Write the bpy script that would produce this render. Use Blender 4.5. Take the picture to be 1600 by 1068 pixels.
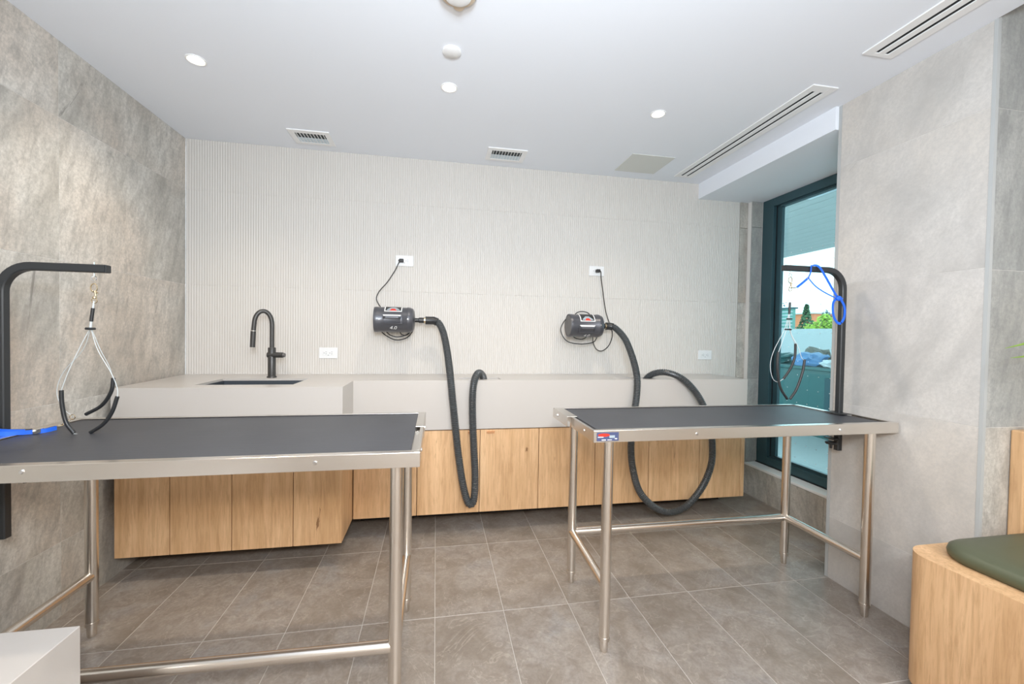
import bpy, bmesh, math, random
from math import sin, cos, pi, radians
from mathutils import Vector, Matrix

random.seed(7)
for o in list(bpy.data.objects):
    bpy.data.objects.remove(o)
SC = bpy.context.scene
COL = SC.collection

# ------------------------------------------------------------------ camera
cam = bpy.data.cameras.new('camera')
cam.sensor_fit = 'HORIZONTAL'; cam.sensor_width = 36.0
cam.lens = 36.0 * 653.65 / 1600.0
cam.clip_start = 0.02; cam.clip_end = 300
camo = bpy.data.objects.new('camera', cam); COL.objects.link(camo)
YAW, PIT, ROL = 0.1799, -0.0201, 0.0167
f_ = Vector((sin(YAW)*cos(PIT), cos(YAW)*cos(PIT), sin(PIT)))
r_ = Vector((cos(YAW), -sin(YAW), 0)); u_ = r_.cross(f_)
r2 = cos(ROL)*r_ + sin(ROL)*u_; u2 = -sin(ROL)*r_ + cos(ROL)*u_
M = Matrix((( r2.x, u2.x, -f_.x, -0.0233), (r2.y, u2.y, -f_.y, -0.0613), (r2.z, u2.z, -f_.z, 1.2303), (0, 0, 0, 1)))
camo.matrix_world = M
SC.camera = camo

# ------------------------------------------------------------------ world, lights, exposure
SC.view_settings.view_transform = 'Standard'
SC.view_settings.look = 'None'
SC.view_settings.exposure = 0.84
SC.view_settings.gamma = 1.0
SC.view_settings.use_curve_mapping = False
W = bpy.data.worlds.new('overcast_sky'); SC.world = W; W.use_nodes = True
bg = W.node_tree.nodes['Background']
bg.inputs[0].default_value = (0.80, 0.90, 1.0, 1); bg.inputs[1].default_value = 2.0

def area(name, loc, target, size, power, color, size_y=None):
    l = bpy.data.lights.new(name, 'AREA'); l.energy = power; l.color = color
    l.size = size
    if size_y: l.shape = 'RECTANGLE'; l.size_y = size_y
    o = bpy.data.objects.new(name, l); COL.objects.link(o); o.location = loc
    o.rotation_euler = (Vector(target) - Vector(loc)).to_track_quat('-Z', 'Y').to_euler()
    return o
# photographer's flash above the lens, and the part of it thrown at the ceiling
area('camera_flash', (-0.02, -0.10, 1.42), (0.5, 3.0, 1.2), 0.10, 10.0, (1.0, 0.93, 0.85))
area('bounce_flash', (0.05, -0.45, 1.75), (0.15, 0.35, 2.41), 0.35, 36.0, (0.74, 0.87, 1.0))
# broad unseen fill light, added behind the camera to brighten the room
area('rear_fill_light', (0.9, -1.5, 2.39), (0.9, -1.5, 0), 2.6, 66.0, (1.0, 0.97, 0.93), 1.4)

def spot(name, loc, power):
    l = bpy.data.lights.new(name, 'SPOT'); l.energy = power; l.color = (1.0, 0.86, 0.68)
    l.spot_size = radians(125); l.spot_blend = 0.8; l.shadow_soft_size = 0.03
    o = bpy.data.objects.new(name, l); COL.objects.link(o); o.location = loc
    return o

# ------------------------------------------------------------------ materials
def mat(name, col=(.5, .5, .5), rough=.5, metal=0., spec=.5, coat=0.):
    m = bpy.data.materials.new(name); m.use_nodes = True
    b = m.node_tree.nodes['Principled BSDF']
    b.inputs['Base Color'].default_value = (*col, 1); b.inputs['Roughness'].default_value = rough
    b.inputs['Metallic'].default_value = metal; b.inputs['Specular IOR Level'].default_value = spec
    if coat: b.inputs['Coat Weight'].default_value = coat
    return m

class NT:
    def __init__(s, m): s.t = m.node_tree; s.b = s.t.nodes['Principled BSDF']
    def n(s, typ, **kw):
        x = s.t.nodes.new(typ)
        for k, v in kw.items():
            if k.startswith('i_'): x.inputs[int(k[2:])].default_value = v
            else: setattr(x, k, v)
        return x
    def l(s, a, b): s.t.links.new(a, b)
    def coords(s, scale, rot=(0, 0, 0), jitter=37.0):
        tc = s.n('ShaderNodeTexCoord'); oi = s.n('ShaderNodeObjectInfo')
        mu = s.n('ShaderNodeMath', operation='MULTIPLY'); mu.inputs[1].default_value = jitter
        s.l(oi.outputs['Random'], mu.inputs[0])
        ad = s.n('ShaderNodeVectorMath', operation='ADD')
        s.l(tc.outputs['Object'], ad.inputs[0]); s.l(mu.outputs[0], ad.inputs[1])
        mp = s.n('ShaderNodeMapping'); mp.inputs['Scale'].default_value = scale; mp.inputs['Rotation'].default_value = rot
        s.l(ad.outputs[0], mp.inputs[0]); return mp.outputs[0]
    def noise(s, vec, scale, detail=6, rough=.6, dist=0.):
        x = s.n('ShaderNodeTexNoise'); x.inputs['Scale'].default_value = scale; x.inputs['Detail'].default_value = detail
        x.inputs['Roughness'].default_value = rough; x.inputs['Distortion'].default_value = dist
        s.l(vec, x.inputs['Vector']); return x.outputs['Fac']
    def ramp(s, fac, stops):
        x = s.n('ShaderNodeValToRGB'); e = x.color_ramp.elements
        while len(e) < len(stops): e.new(0.5)
        for i, (p, c) in enumerate(stops):
            e[i].position = p; e[i].color = (*c, 1) if len(c) == 3 else c
        s.l(fac, x.inputs[0]); return x.outputs[0]
    def mix(s, fac, a, b, mode='MIX'):
        x = s.n('ShaderNodeMix', data_type='RGBA', blend_type=mode)
        for k, v in ((0, fac), (6, a), (7, b)):
            if hasattr(v, 'is_output'): s.l(v, x.inputs[k])
            elif k == 0: x.inputs[0].default_value = v
            else: x.inputs[k].default_value = (*v, 1)
        return x.outputs[2]
    def bump(s, h, strength, dist=.002):
        x = s.n('ShaderNodeBump'); x.inputs['Strength'].default_value = strength; x.inputs['Distance'].default_value = dist
        s.l(h, x.inputs['Height']); s.l(x.outputs[0], s.b.inputs['Normal'])
    def base(s, c): s.l(c, s.b.inputs['Base Color'])

def g(v): return (v, v, v)
def stone_mat(name, rot, dark, mid, light, vein, warm, rough=.42, q=1.0, el=.30):
    m = mat(name, rough=rough, spec=.4); t = NT(m)
    v1 = t.coords((1, 1, 1), rot)
    v2 = t.n('ShaderNodeMapping'); v2.inputs['Scale'].default_value = (1.9, 1.9, 1.9*el); t.l(v1, v2.inputs[0]); v2 = v2.outputs[0]
    broad = t.noise(v2, 1.5, 8, .66, .45)
    fine = t.noise(v2, 13, 9, .78, .25)
    c = t.ramp(broad, [(.36, dark), (.48, mid), (.60, light)])
    c = t.mix(t.ramp(t.noise(v1, 1.6, 3, .5), [(.46, g(0)), (.64, g(.42))]), c, warm)
    c = t.mix(t.ramp(fine, [(.36, g(.62*q)), (.56, g(0))]), c, vein)
    v3 = t.n('ShaderNodeMapping'); v3.inputs['Scale'].default_value = (3.2, 3.2, 3.2*el*.7); t.l(v1, v3.inputs[0])
    crack = t.noise(v3.outputs[0], 2.0, 10, .74, .9)
    c = t.mix(t.ramp(crack, [(.30, g(.8*q)), (.375, g(0))]), c, tuple(x*.62 for x in vein))
    grit = t.noise(v1, 75, 5, .75)
    c = t.mix(t.ramp(grit, [(.36, g(.42)), (.6, g(0))]), c, vein)
    t.base(c); t.bump(fine, .12); return m

def wood_mat(name, vertical=True, tone=1.0):
    m = mat(name, rough=.42, spec=.35); t = NT(m)
    sc = (1, 1, .07) if vertical else (1, .055, 1)
    v = t.coords(sc)
    a = t.noise(v, 13, 6, .62, 1.1)
    b = t.noise(v, 85, 8, .7, .5)
    k = lambda c: tuple(x*tone for x in c)
    c = t.ramp(a, [(.28, k((.56, .34, .17))), (.5, k((.68, .43, .235))), (.68, k((.76, .50, .285)))])
    c = t.mix(t.ramp(b, [(.37, g(.5)), (.55, g(0))]), c, k((.42, .235, .11)))
    w = t.n('ShaderNodeMapping'); w.inputs['Scale'].default_value = (1, 1, 1.9) if vertical else (1, 1.9, 1); t.l(v, w.inputs[0])
    cr = t.noise(w.outputs[0], 9, 5, .6, 2.4)
    c = t.mix(t.ramp(cr, [(.285, g(.85)), (.325, g(0))]), c, k((.20, .095, .04)))
    t.base(c); t.bump(b, .06, .001); return m

MT = {}
MT['stone'] = stone_mat('grey_beige_stone', (radians(14), radians(10), 0), (.40, .375, .335), (.545, .515, .465), (.66, .63, .58), (.27, .25, .225), (.66, .52, .415))
MT['stone_right'] = stone_mat('pale_stone', (radians(-28), 0, radians(5)), (.46, .44, .415), (.56, .535, .505), (.64, .61, .575), (.44, .42, .40), (.65, .585, .51), q=.45, el=.6)
MT['stone_dark'] = stone_mat('shaded_grey_stone', (radians(8), radians(-8), 0), (.27, .28, .27), (.36, .365, .35), (.45, .45, .43), (.22, .225, .22), (.40, .38, .34))
MT['floor_tile'] = None
m = mat('brown_grey_floor_tile', rough=.38, spec=.45); t = NT(m)
v = t.coords((1, 1, 1), jitter=53.)
c = t.ramp(t.noise(v, 3.2, 6, .62, .7), [(.28, (.20, .165, .130)), (.45, (.305, .262, .222)), (.58, (.36, .32, .285)), (.72, (.33, .315, .305))])
c = t.mix(t.ramp(t.noise(v, 14, 8, .7, .9), [(.36, g(.62)), (.57, g(0))]), c, (.205, .165, .135))
cr = t.noise(v, 2.6, 4, .55, 2.6)
c = t.mix(t.ramp(cr, [(.488, g(0)), (.4985, g(.45)), (.508, g(0))]), c, (.50, .44, .38))
c = t.mix(t.ramp(t.noise(v, 90, 3, .6), [(.38, g(.3)), (.6, g(0))]), c, (.18, .155, .135))
t.base(c); t.bump(t.noise(v, 22, 6, .7), .10)
MT['floor_tile'] = m
MT['grout'] = mat('pale_grout', (.52, .48, .44), .9)
MT['wall_grout'] = mat('wall_grout', (.74, .72, .69), .9)
MT['flute'] = mat('white_fluted_tile', (.60, .572, .537), .45, spec=.35)
MT['ceil'] = mat('white_ceiling_paint', (.82, .85, .905), .9, spec=.2)
MT['paint'] = mat('rear_wall_paint', (.74, .72, .69), .9, spec=.2)
MT['quartz'] = mat('white_quartz', (.525, .492, .46), .28, spec=.45)
MT['wood'] = wood_mat('oak_laminate')
MT['wood2'] = wood_mat('oak_bench', tone=1.0)
MT['black'] = mat('black_shadow_gap', (.01, .01, .012), .8)
MT['plinth'] = mat('black_plinth', (.012, .012, .014), .6)
m = mat('brushed_steel', (.78, .745, .70), .26, 1.0); t = NT(m)
MT['steel'] = m
MT['steel_leg'] = mat('satin_steel_tube', (.80, .745, .68), .26, 1.0)
MT['chrome'] = mat('chrome', (.8, .8, .8), .12, 1.0)
MT['brass'] = mat('pale_brass', (.72, .60, .42), .25, 1.0)
MT['copper'] = mat('copper_pull', (.78, .45, .25), .3, 1.0)
m = mat('ribbed_rubber_mat', (.085, .088, .10), .46, spec=.5); t = NT(m)
v = t.coords((1, 1, 1), jitter=0.)
wv = t.n('ShaderNodeMapping'); wv.inputs['Scale'].default_value = (1.2, 150, 1); t.l(v, wv.inputs[0])
nz = t.noise(wv.outputs[0], 2.2, 2, .5)
t.bump(nz, .5, .0015)
t.base(t.mix(t.ramp(t.noise(v, 5, 4, .6), [(.35, g(0)), (.7, g(.35))]), (.048, .051, .060), (.074, .077, .088)))
MT['mat'] = m
MT['iron'] = mat('black_powder_coat', (.022, .024, .026), .42, spec=.5)
MT['rubber'] = mat('black_rubber', (.018, .019, .021), .38, spec=.5)
MT['hose'] = mat('black_hose', (.05, .055, .058), .30, spec=.6)
MT['faucet'] = mat('matte_black_metal', (.06, .058, .056), .36, .3)
MT['sink'] = mat('dark_composite_sink', (.045, .055, .068), .5)
MT['dryer'] = mat('charcoal_enamel', (.085, .087, .10), .36, .35, coat=.15)
MT['dryer_end'] = mat('grey_mesh_end', (.16, .155, .155), .5, .4)
MT['cord'] = mat('black_cord', (.015, .015, .015), .5)
MT['cable'] = mat('clear_coated_cable', (.62, .66, .67), .3, .1)
MT['blue'] = mat('blue_nylon', (.012, .13, .74), .6)
MT['white'] = mat('white_plastic', (.74, .745, .75), .35)
MT['slotdark'] = mat('outlet_slot', (.03, .05, .05), .6)
MT['panelw'] = mat('access_panel_paint', (.66, .67, .64), .8)
MT['trimw'] = mat('white_diffuser', (.84, .84, .84), .5)
MT['tan'] = mat('alarm_ring', (.55, .45, .34), .4)
MT['alu'] = mat('aluminium_trim', (.44, .45, .445), .6, .0)
MT['frame'] = mat('dark_teal_frame', (.045, .095, .112), .35, .3)
MT['gasket'] = mat('black_gasket', (.01, .012, .014), .6)
MT['leather'] = mat('olive_vinyl', (.088, .098, .058), .42, spec=.45)
MT['red'] = mat('red_print', (.62, .03, .015), .45)
MT['navy'] = mat('navy_print', (.06, .075, .16), .45)
MT['lwhite'] = mat('white_print', (.80, .80, .80), .5)
MT['lgrey'] = mat('grey_print', (.32, .38, .42), .5)
MT['concrete'] = mat('pale_concrete', (.50, .52, .53), .9)
MT['deck'] = mat('patio_paver', (.52, .53, .53), .85)
MT['soffit'] = mat('grey_soffit', (.55, .55, .54), .8)
MT['tealbox'] = mat('dark_teal_panel', (.03, .12, .12), .5)
MT['tealdark'] = mat('darker_teal_panel', (.012, .06, .075), .5)
MT['bagw'] = mat('pale_bag', (.72, .74, .76), .6); MT['bagb'] = mat('blue_bag', (.16, .32, .60), .5)
MT['bagd'] = mat('dark_bag', (.05, .05, .05), .6); MT['baggrey'] = mat('taupe_bag', (.25, .23, .20), .7)
MT['leaf1'] = mat('dark_leaf', (.06, .16, .06), .7); MT['leaf2'] = mat('lime_leaf', (.35, .50, .05), .7)
MT['leaf3'] = mat('blue_leaf', (.04, .08, .10), .7); MT['bark'] = mat('bark', (.12, .09, .06), .9)
MT['orange'] = mat('orange_render', (.75, .22, .09), .8); MT['greenglass'] = mat('green_cladding', (.12, .30, .25), .4)
MT['palm'] = mat('palm_leaf', (.16, .26, .04), .5); MT['pot'] = mat('clay_pot', (.35, .34, .33), .7); MT['soil'] = mat('soil', (.03, .02, .015), .9)
# lamp lens
m = mat('lamp_lens', (.9, .9, .9)); b = m.node_tree.nodes['Principled BSDF']
b.inputs['Emission Color'].default_value = (1, .90, .74, 1); b.inputs['Emission Strength'].default_value = 9.0
MT['lens'] = m
# window glass: tinted, with a fresnel reflection
m = bpy.data.materials.new('tinted_window_glass'); m.use_nodes = True; nt = m.node_tree
for n in list(nt.nodes):
    if n.type != 'OUTPUT_MATERIAL': nt.nodes.remove(n)
out = nt.nodes['Material Output']; tr = nt.nodes.new('ShaderNodeBsdfTransparent'); tr.inputs[0].default_value = (.70, .87, .87, 1)
gl = nt.nodes.new('ShaderNodeBsdfGlossy'); gl.inputs['Roughness'].default_value = .01; gl.inputs[0].default_value = (.8, .95, .95, 1)
lw = nt.nodes.new('ShaderNodeLayerWeight'); lw.inputs[0].default_value = .5
p5 = nt.nodes.new('ShaderNodeMath'); p5.operation = 'POWER'; p5.inputs[1].default_value = 4.0; nt.links.new(lw.outputs['Facing'], p5.inputs[0])
fr = nt.nodes.new('ShaderNodeMath'); fr.operation = 'MULTIPLY_ADD'; fr.inputs[1].default_value = .9; fr.inputs[2].default_value = .05; nt.links.new(p5.outputs[0], fr.inputs[0]); mx = nt.nodes.new('ShaderNodeMixShader')
nt.links.new(fr.outputs[0], mx.inputs[0]); nt.links.new(tr.outputs[0], mx.inputs[1]); nt.links.new(gl.outputs[0], mx.inputs[2])
nt.links.new(mx.outputs[0], out.inputs[0]); MT['glass'] = m

# ------------------------------------------------------------------ mesh helpers
def wl(o):
    v = Vector(o.location)
    while o.parent: o = o.parent; v += Vector(o.location)
    return v
def obj(name, bm, m, parent=None, bevel=0, smooth=False, kind=None, origin=None, label=None):
    """bm in world coordinates -> one object; children get local vertices."""
    base = wl(parent) if parent else Vector((0, 0, 0))
    org = Vector(origin) if origin is not None else base
    me = bpy.data.meshes.new(name)
    bmesh.ops.recalc_face_normals(bm, faces=bm.faces)
    bm.transform(Matrix.Translation(-org))
    if smooth:
        for f in bm.faces: f.smooth = True
    bm.to_mesh(me); bm.free()
    for x in (m if isinstance(m, (list, tuple)) else [m]): me.materials.append(MT[x])
    o = bpy.data.objects.new(name, me); COL.objects.link(o)
    if parent: o.parent = parent
    o.location = org - base
    if bevel:
        md = o.modifiers.new('bevel', 'BEVEL'); md.width = bevel; md.segments = 2; md.limit_method = 'ANGLE'; md.angle_limit = radians(40)
    if smooth:
        try: me.set_sharp_from_angle(angle=radians(42))
        except Exception: pass
    if kind: o['kind'] = kind
    if label: o['label'] = label
    return o
def thing(name, label, cat, loc=(0, 0, 0), group=None):
    o = bpy.data.objects.new(name, None); COL.objects.link(o); o.location = loc; o.empty_display_size = .05
    return tag(o, label, cat, group)
def tag(o, label, cat, group=None):
    o['label'] = label; o['category'] = cat
    if group: o['group'] = group
    return o
def box(bm, a, b, mi=0):
    x0, y0, z0 = a; x1, y1, z1 = b
    vs = [bm.verts.new(p) for p in ((x0, y0, z0), (x1, y0, z0), (x1, y1, z0), (x0, y1, z0), (x0, y0, z1), (x1, y0, z1), (x1, y1, z1), (x0, y1, z1))]
    for q in ((0, 3, 2, 1), (4, 5, 6, 7), (0, 1, 5, 4), (1, 2, 6, 5), (2, 3, 7, 6), (3, 0, 4, 7)):
        f = bm.faces.new([vs[i] for i in q]); f.material_index = mi
    return vs
def B(*boxes):
    bm = bmesh.new()
    for q in boxes: box(bm, q[:3], q[3:6])
    return bm
def prism(bm, pts, z0, z1):
    a = [bm.verts.new((x, y, z0)) for x, y in pts]; b = [bm.verts.new((x, y, z1)) for x, y in pts]
    n = len(pts); bm.faces.new(a[::-1]); bm.faces.new(b)
    for i in range(n): bm.faces.new((a[i], a[(i+1) % n], b[(i+1) % n], b[i]))
def catmull(pts, n=8):
    P = [Vector(p) for p in pts]; P = [2*P[0]-P[1]] + P + [2*P[-1]-P[-2]]; out = []
    for i in range(1, len(P)-2):
        for k in range(n):
            t = k/n; a, b, c, d = P[i-1:i+3]
            out.append(.5*((2*b) + (c-a)*t + (2*a-5*b+4*c-d)*t*t + (3*b-a-3*c+d)*t**3))
    out.append(P[-2]); return out
def resample(pts, step):
    out = [pts[0].copy()]; acc = 0
    for a, b in zip(pts, pts[1:]):
        L = (b-a).length
        if L < 1e-9: continue
        d = step-acc
        while d <= L: out.append(a.lerp(b, d/L)); d += step
        acc = (acc+L) % step if (acc + L) >= step else acc+L
    if (out[-1]-pts[-1]).length > step*.2: out.append(pts[-1].copy())
    return out
def sweep(bm, pts, prof, ref=None, cap=True):
    """prof(i) -> list of (a,b) offsets in the frame (n,b)."""
    pts = [Vector(p) for p in pts]; rings = []; n = len(pts)
    tan = [(pts[min(i+1, n-1)]-pts[max(i-1, 0)]).normalized() for i in range(n)]
    up = Vector(ref) if ref else (Vector((0, 0, 1)) if abs(tan[0].z) < .9 else Vector((1, 0, 0)))
    nrm = (up - tan[0]*up.dot(tan[0])).normalized()
    for i in range(n):
        if i:
            if ref and abs(up.dot(tan[i])) < .95: nrm = (up - tan[i]*up.dot(tan[i])).normalized()
            else: nrm = (nrm - tan[i]*nrm.dot(tan[i])).normalized()
        bi = tan[i].cross(nrm)
        rings.append([bm.verts.new(pts[i] + nrm*a + bi*b) for a, b in prof(i)])
    m = len(rings[0])
    for r0, r1 in zip(rings, rings[1:]):
        for k in range(m): bm.faces.new((r0[k], r0[(k+1) % m], r1[(k+1) % m], r1[k]))
    if cap: bm.faces.new(rings[0][::-1]); bm.faces.new(rings[-1])
def circ(r, n=12): return [(r*cos(2*pi*k/n), r*sin(2*pi*k/n)) for k in range(n)]
def tube(bm, pts, r, n=12, cap=True, rs=None):
    sweep(bm, pts, lambda i: circ(rs[i] if rs else r, n), cap=cap)
def T(pts, r, n=12, rs=None):
    bm = bmesh.new(); tube(bm, pts, r, n, rs=rs); return bm
def lathe(bm, prof, c, axis='z', n=32):
    """prof: (r,h) list along the axis from c, closed at the ends when r = 0 or capped."""
    c = Vector(c); ax = {'x': (Vector((0, 1, 0)), Vector((0, 0, 1)), Vector((1, 0, 0))), 'y': (Vector((0, 0, 1)), Vector((1, 0, 0)), Vector((0, 1, 0))), 'z': (Vector((1, 0, 0)), Vector((0, 1, 0)), Vector((0, 0, 1)))}[axis]
    rings = []
    for r, h in prof:
        r = max(r, 1e-5)
        rings.append([bm.verts.new(c + ax[2]*h + ax[0]*r*cos(2*pi*k/n) + ax[1]*r*sin(2*pi*k/n)) for k in range(n)])
    for a, b in zip(rings, rings[1:]):
        for k in range(n): bm.faces.new((a[k], a[(k+1) % n], b[(k+1) % n], b[k]))
    bm.faces.new(rings[0][::-1]); bm.faces.new(rings[-1])
def LT(prof, c, axis='z', n=32):
    bm = bmesh.new(); lathe(bm, prof, c, axis, n); return bm
def torus(bm, c, R, r, axis='y', n=24, m=8, sx=1., sz=1.):
    c = Vector(c); rings = []
    for i in range(n):
        a = 2*pi*i/n
        if axis == 'y': d = Vector((cos(a)*sx, 0, sin(a)*sz)); w = Vector((0, 1, 0))
        elif axis == 'x': d = Vector((0, cos(a)*sx, sin(a)*sz)); w = Vector((1, 0, 0))
        else: d = Vector((cos(a)*sx, sin(a)*sz, 0)); w = Vector((0, 0, 1))
        dn = d.normalized()
        rings.append([bm.verts.new(c + d*R + dn*r*cos(2*pi*k/m) + w*r*sin(2*pi*k/m)) for k in range(m)])
    for i in range(n):
        a, b = rings[i], rings[(i+1) % n]
        for k in range(m): bm.faces.new((a[k], a[(k+1) % m], b[(k+1) % m], b[k]))
_tc = {}
def slab_piece(name, a, b, axis, sgn, m, parent, ch=.0012, rough_key=None):
    """rectangular tile a..b whose visible face is on side sgn of axis; its visible edge is chamfered."""
    a = Vector(a); b = Vector(b); c = (a+b)/2; h = (b-a)/2
    key = (round(h.x, 4), round(h.y, 4), round(h.z, 4), axis, sgn, m)
    if key in _tc: me = _tc[key]
    else:
        bm = bmesh.new(); o = [i for i in range(3) if i != axis]; rings = []
        for lv, ins in ((-sgn*h[axis], 0), (sgn*(h[axis]-ch), 0), (sgn*h[axis], ch)):
            r = []
            for s, tt in ((-1, -1), (1, -1), (1, 1), (-1, 1)):
                p = [0, 0, 0]; p[axis] = lv; p[o[0]] = s*(h[o[0]]-ins); p[o[1]] = tt*(h[o[1]]-ins); r.append(bm.verts.new(p))
            rings.append(r)
        for r0, r1 in zip(rings, rings[1:]):
            for k in range(4): bm.faces.new((r0[k], r0[(k+1) % 4], r1[(k+1) % 4], r1[k]))
        bm.faces.new(rings[0]); bm.faces.new(rings[-1]); bmesh.ops.recalc_face_normals(bm, faces=bm.faces)
        me = bpy.data.meshes.new(name); bm.to_mesh(me); bm.free(); me.materials.append(MT[m]); _tc[key] = me
    o = bpy.data.objects.new(name, me); COL.objects.link(o); o.parent = parent; o.location = c - wl(parent); return o

# ------------------------------------------------------------------ dimensions
XL, YB, ZC = -1.576, 2.9006, 2.413
XR, XW, YC, YA = 1.986, 2.40, 1.7616, 1.1518      # right column face, window wall, its two corners
XF, YF = 3.7, -2.5
X0, Y0, TW, TL = -0.0122, 1.748, .3, .6002
G = .0014

# ------------------------------------------------------------------ floor
bm = B((XL-.12, YF-.1, -.08, XF+.1, YB+.1, -.0012))
floor = obj('floor', bm, 'grout', kind='structure')
for r in range(-7, 2):
    y0 = max(Y0 + r*TL, YF); y1 = min(Y0 + (r+1)*TL, YB)
    if y1-y0 < .02: continue
    xm = XF if r <= -2 else (XR if r == -1 else XW)
    k0 = math.floor((XL-X0)/TW)
    for k in range(k0, 14):
        xa = max(X0+k*TW, XL); xb = min(X0+(k+1)*TW, xm)
        if xb-xa < .012: continue
        slab_piece('tile', (xa+G, y0+G, -.01), (xb-G, y1-G, 0.0), 2, 1, 'floor_tile', floor, .0012)

# ------------------------------------------------------------------ walls
wall_left = obj('wall_left', B((XL-.12, YF, 0, XL-.0012, YB, ZC)), 'wall_grout', kind='structure')
rows = [0, .315, .908, 1.505, 2.097, ZC]
ycuts = [YF, -1.595, -.395, .805, 2.005, YB]
for z0, z1 in zip(rows, rows[1:]):
    for y0, y1 in zip(ycuts, ycuts[1:]):
        slab_piece('tile', (XL-.01, y0+.0007, z0+.0007), (XL, y1-.0007, z1-.0007), 0, 1, 'stone', wall_left, .0005)

wall_back = obj('wall_back', B((XL, YB+.009, 0, XW+.2, YB+.12, ZC)), 'wall_grout', kind='structure')
PITCH = .015
def flute_tile(x0, x1, z0, z1):
    bm = bmesh.new(); prof = []; k0 = int(math.ceil((x0-XL)/PITCH-1e-6))
    n = int(round((x1-x0)/PITCH)); p = (x1-x0)/n
    for i in range(n):
        xa = x0+i*p
        prof += [(xa+.0, YB+.0), (xa+.0028, YB-.0018), (xa+.0055, YB-.0025), (xa+p-.0055, YB-.0025), (xa+p-.0028, YB-.0018)] + ([(x1, YB+.0)] if i == n-1 else [])
    lo = [bm.verts.new((x, y, z0)) for x, y in prof]; hi = [bm.verts.new((x, y, z1)) for x, y in prof]
    for i in range(len(prof)-1): bm.faces.new((lo[i], lo[i+1], hi[i+1], hi[i]))
    bl = [bm.verts.new((x, YB+.010, z)) for x, z in ((prof[0][0], z0), (prof[-1][0], z0), (prof[-1][0], z1), (prof[0][0], z1))]
    bm.faces.new(bl); bm.faces.new((lo[0], hi[0], bl[3], bl[0])); bm.faces.new((lo[-1], bl[1], bl[2], hi[-1]))
    bm.faces.new(lo + [bl[1], bl[0]]); bm.faces.new(hi + [bl[2], bl[3]])
    obj('fluted_tile', bm, 'flute', wall_back)
for z0, z1 in zip([.60, .908, 1.505, 2.097], [.908, 1.505, 2.097, ZC]):
    for x0, x1 in zip([XL, -1.356, -.156, 1.044, 2.244], [-1.356, -.156, 1.044, 2.244, 2.335]):
        flute_tile(x0, x1, z0+.0003, z1-.0003)
for z0, z1 in zip(rows, rows[1:]):
    slab_piece('tile', (2.337, YB-.003, z0+.001), (2.405, YB+.009, z1-.001), 1, -1, 'stone', wall_back, .001)

# window wall below the sill, jamb beside it
wall_window = obj('wall_right', B((XW+.01, YC-.25, 0, 2.62, YB+.009, .228)), 'wall_grout', kind='structure')
for y0, y1 in ((1.55, 2.165), (2.165, 2.62), (2.62, YB-.003)):
    slab_piece('tile', (XW, y0+.001, .001), (XW+.01, y1-.001, .228), 0, -1, 'stone', wall_window, .001)
bm = B((2.407, 2.862, .246, 2.62, YB+.009, 2.297))
jamb = obj('jamb', bm, 'wall_grout', wall_window)
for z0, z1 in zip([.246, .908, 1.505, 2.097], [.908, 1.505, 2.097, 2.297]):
    slab_piece('tile', (2.407, 2.853, z0+.001), (2.498, 2.862, z1-.001), 1, -1, 'stone_dark', wall_window, .001)  # darker stone copy, the jamb's shade is put into its colour
obj('sill', B((XW-.004, YC-.2, .228, 2.50, 2.8525, .246)), 'trimw', wall_window, bevel=.002)  # whiter than the counter, daylight on the sill put into its colour

# column on the right and the wall turning away from it
col_ = obj('wall_column', B((XR+.0012, YA+.0012, 0, 3.0, YC-.004, ZC)), 'wall_grout', kind='structure')
for z0, z1 in zip(rows, rows[1:]):
    slab_piece('tile', (XR, YA+.012, z0+.0007), (XR+.01, YC-.012, z1-.0007), 0, -1, 'stone_right', col_, .0005)
    slab_piece('tile', (XR+.012, YC-.004, z0+.001), (2.62, YC+.004, z1-.001), 1, 1, 'stone_right', col_, .001)
tr1 = obj('trim_1', B((XR-.001, YA-.001, 0, XR+.001, YA+.0115, ZC), (XR+.001, YA-.001, 0, XR+.0128, YA+.0011, ZC)), 'alu', kind='structure')
tr2 = obj('trim_2', B((XR-.001, YC-.0115, 0, XR+.001, YC+.005, ZC)), 'alu', kind='structure')
alc = obj('wall_alcove', B((3.0, YA+.0012, 0, XF, YA+.12, 2.62), (XR+.012, YA+.0012, ZC+.001, 3.0, YA+.12, 2.62)), 'wall_grout', kind='structure')
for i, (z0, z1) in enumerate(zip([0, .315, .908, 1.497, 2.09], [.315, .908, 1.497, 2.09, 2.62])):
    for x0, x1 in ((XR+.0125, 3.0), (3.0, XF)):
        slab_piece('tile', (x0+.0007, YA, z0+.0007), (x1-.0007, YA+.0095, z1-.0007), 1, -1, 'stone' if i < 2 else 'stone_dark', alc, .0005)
obj('wall_side', B((XF, YF, 0, XF+.1, YA+.12, 2.62)), 'paint', kind='structure')
obj('wall_front', B((XL-.12, YF-.1, 0, XF+.1, YF, 2.62)), 'paint', kind='structure')

# ceiling, bulkhead over the window, raised part on the right
ceil = obj('ceiling', B((XL-.12, YF-.1, ZC, XR, YB+.12, ZC+.26), (XR, YA+.011, ZC, 3.1, YB+.12, ZC+.26), (XR, YF-.1, 2.62, XF+.1, YA+.12, 2.72)), 'ceil', kind='structure')
obj('bulkhead', B((1.966, YC+.005, 2.297, 2.62, YB+.009, ZC)), 'ceil', ceil)

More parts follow.
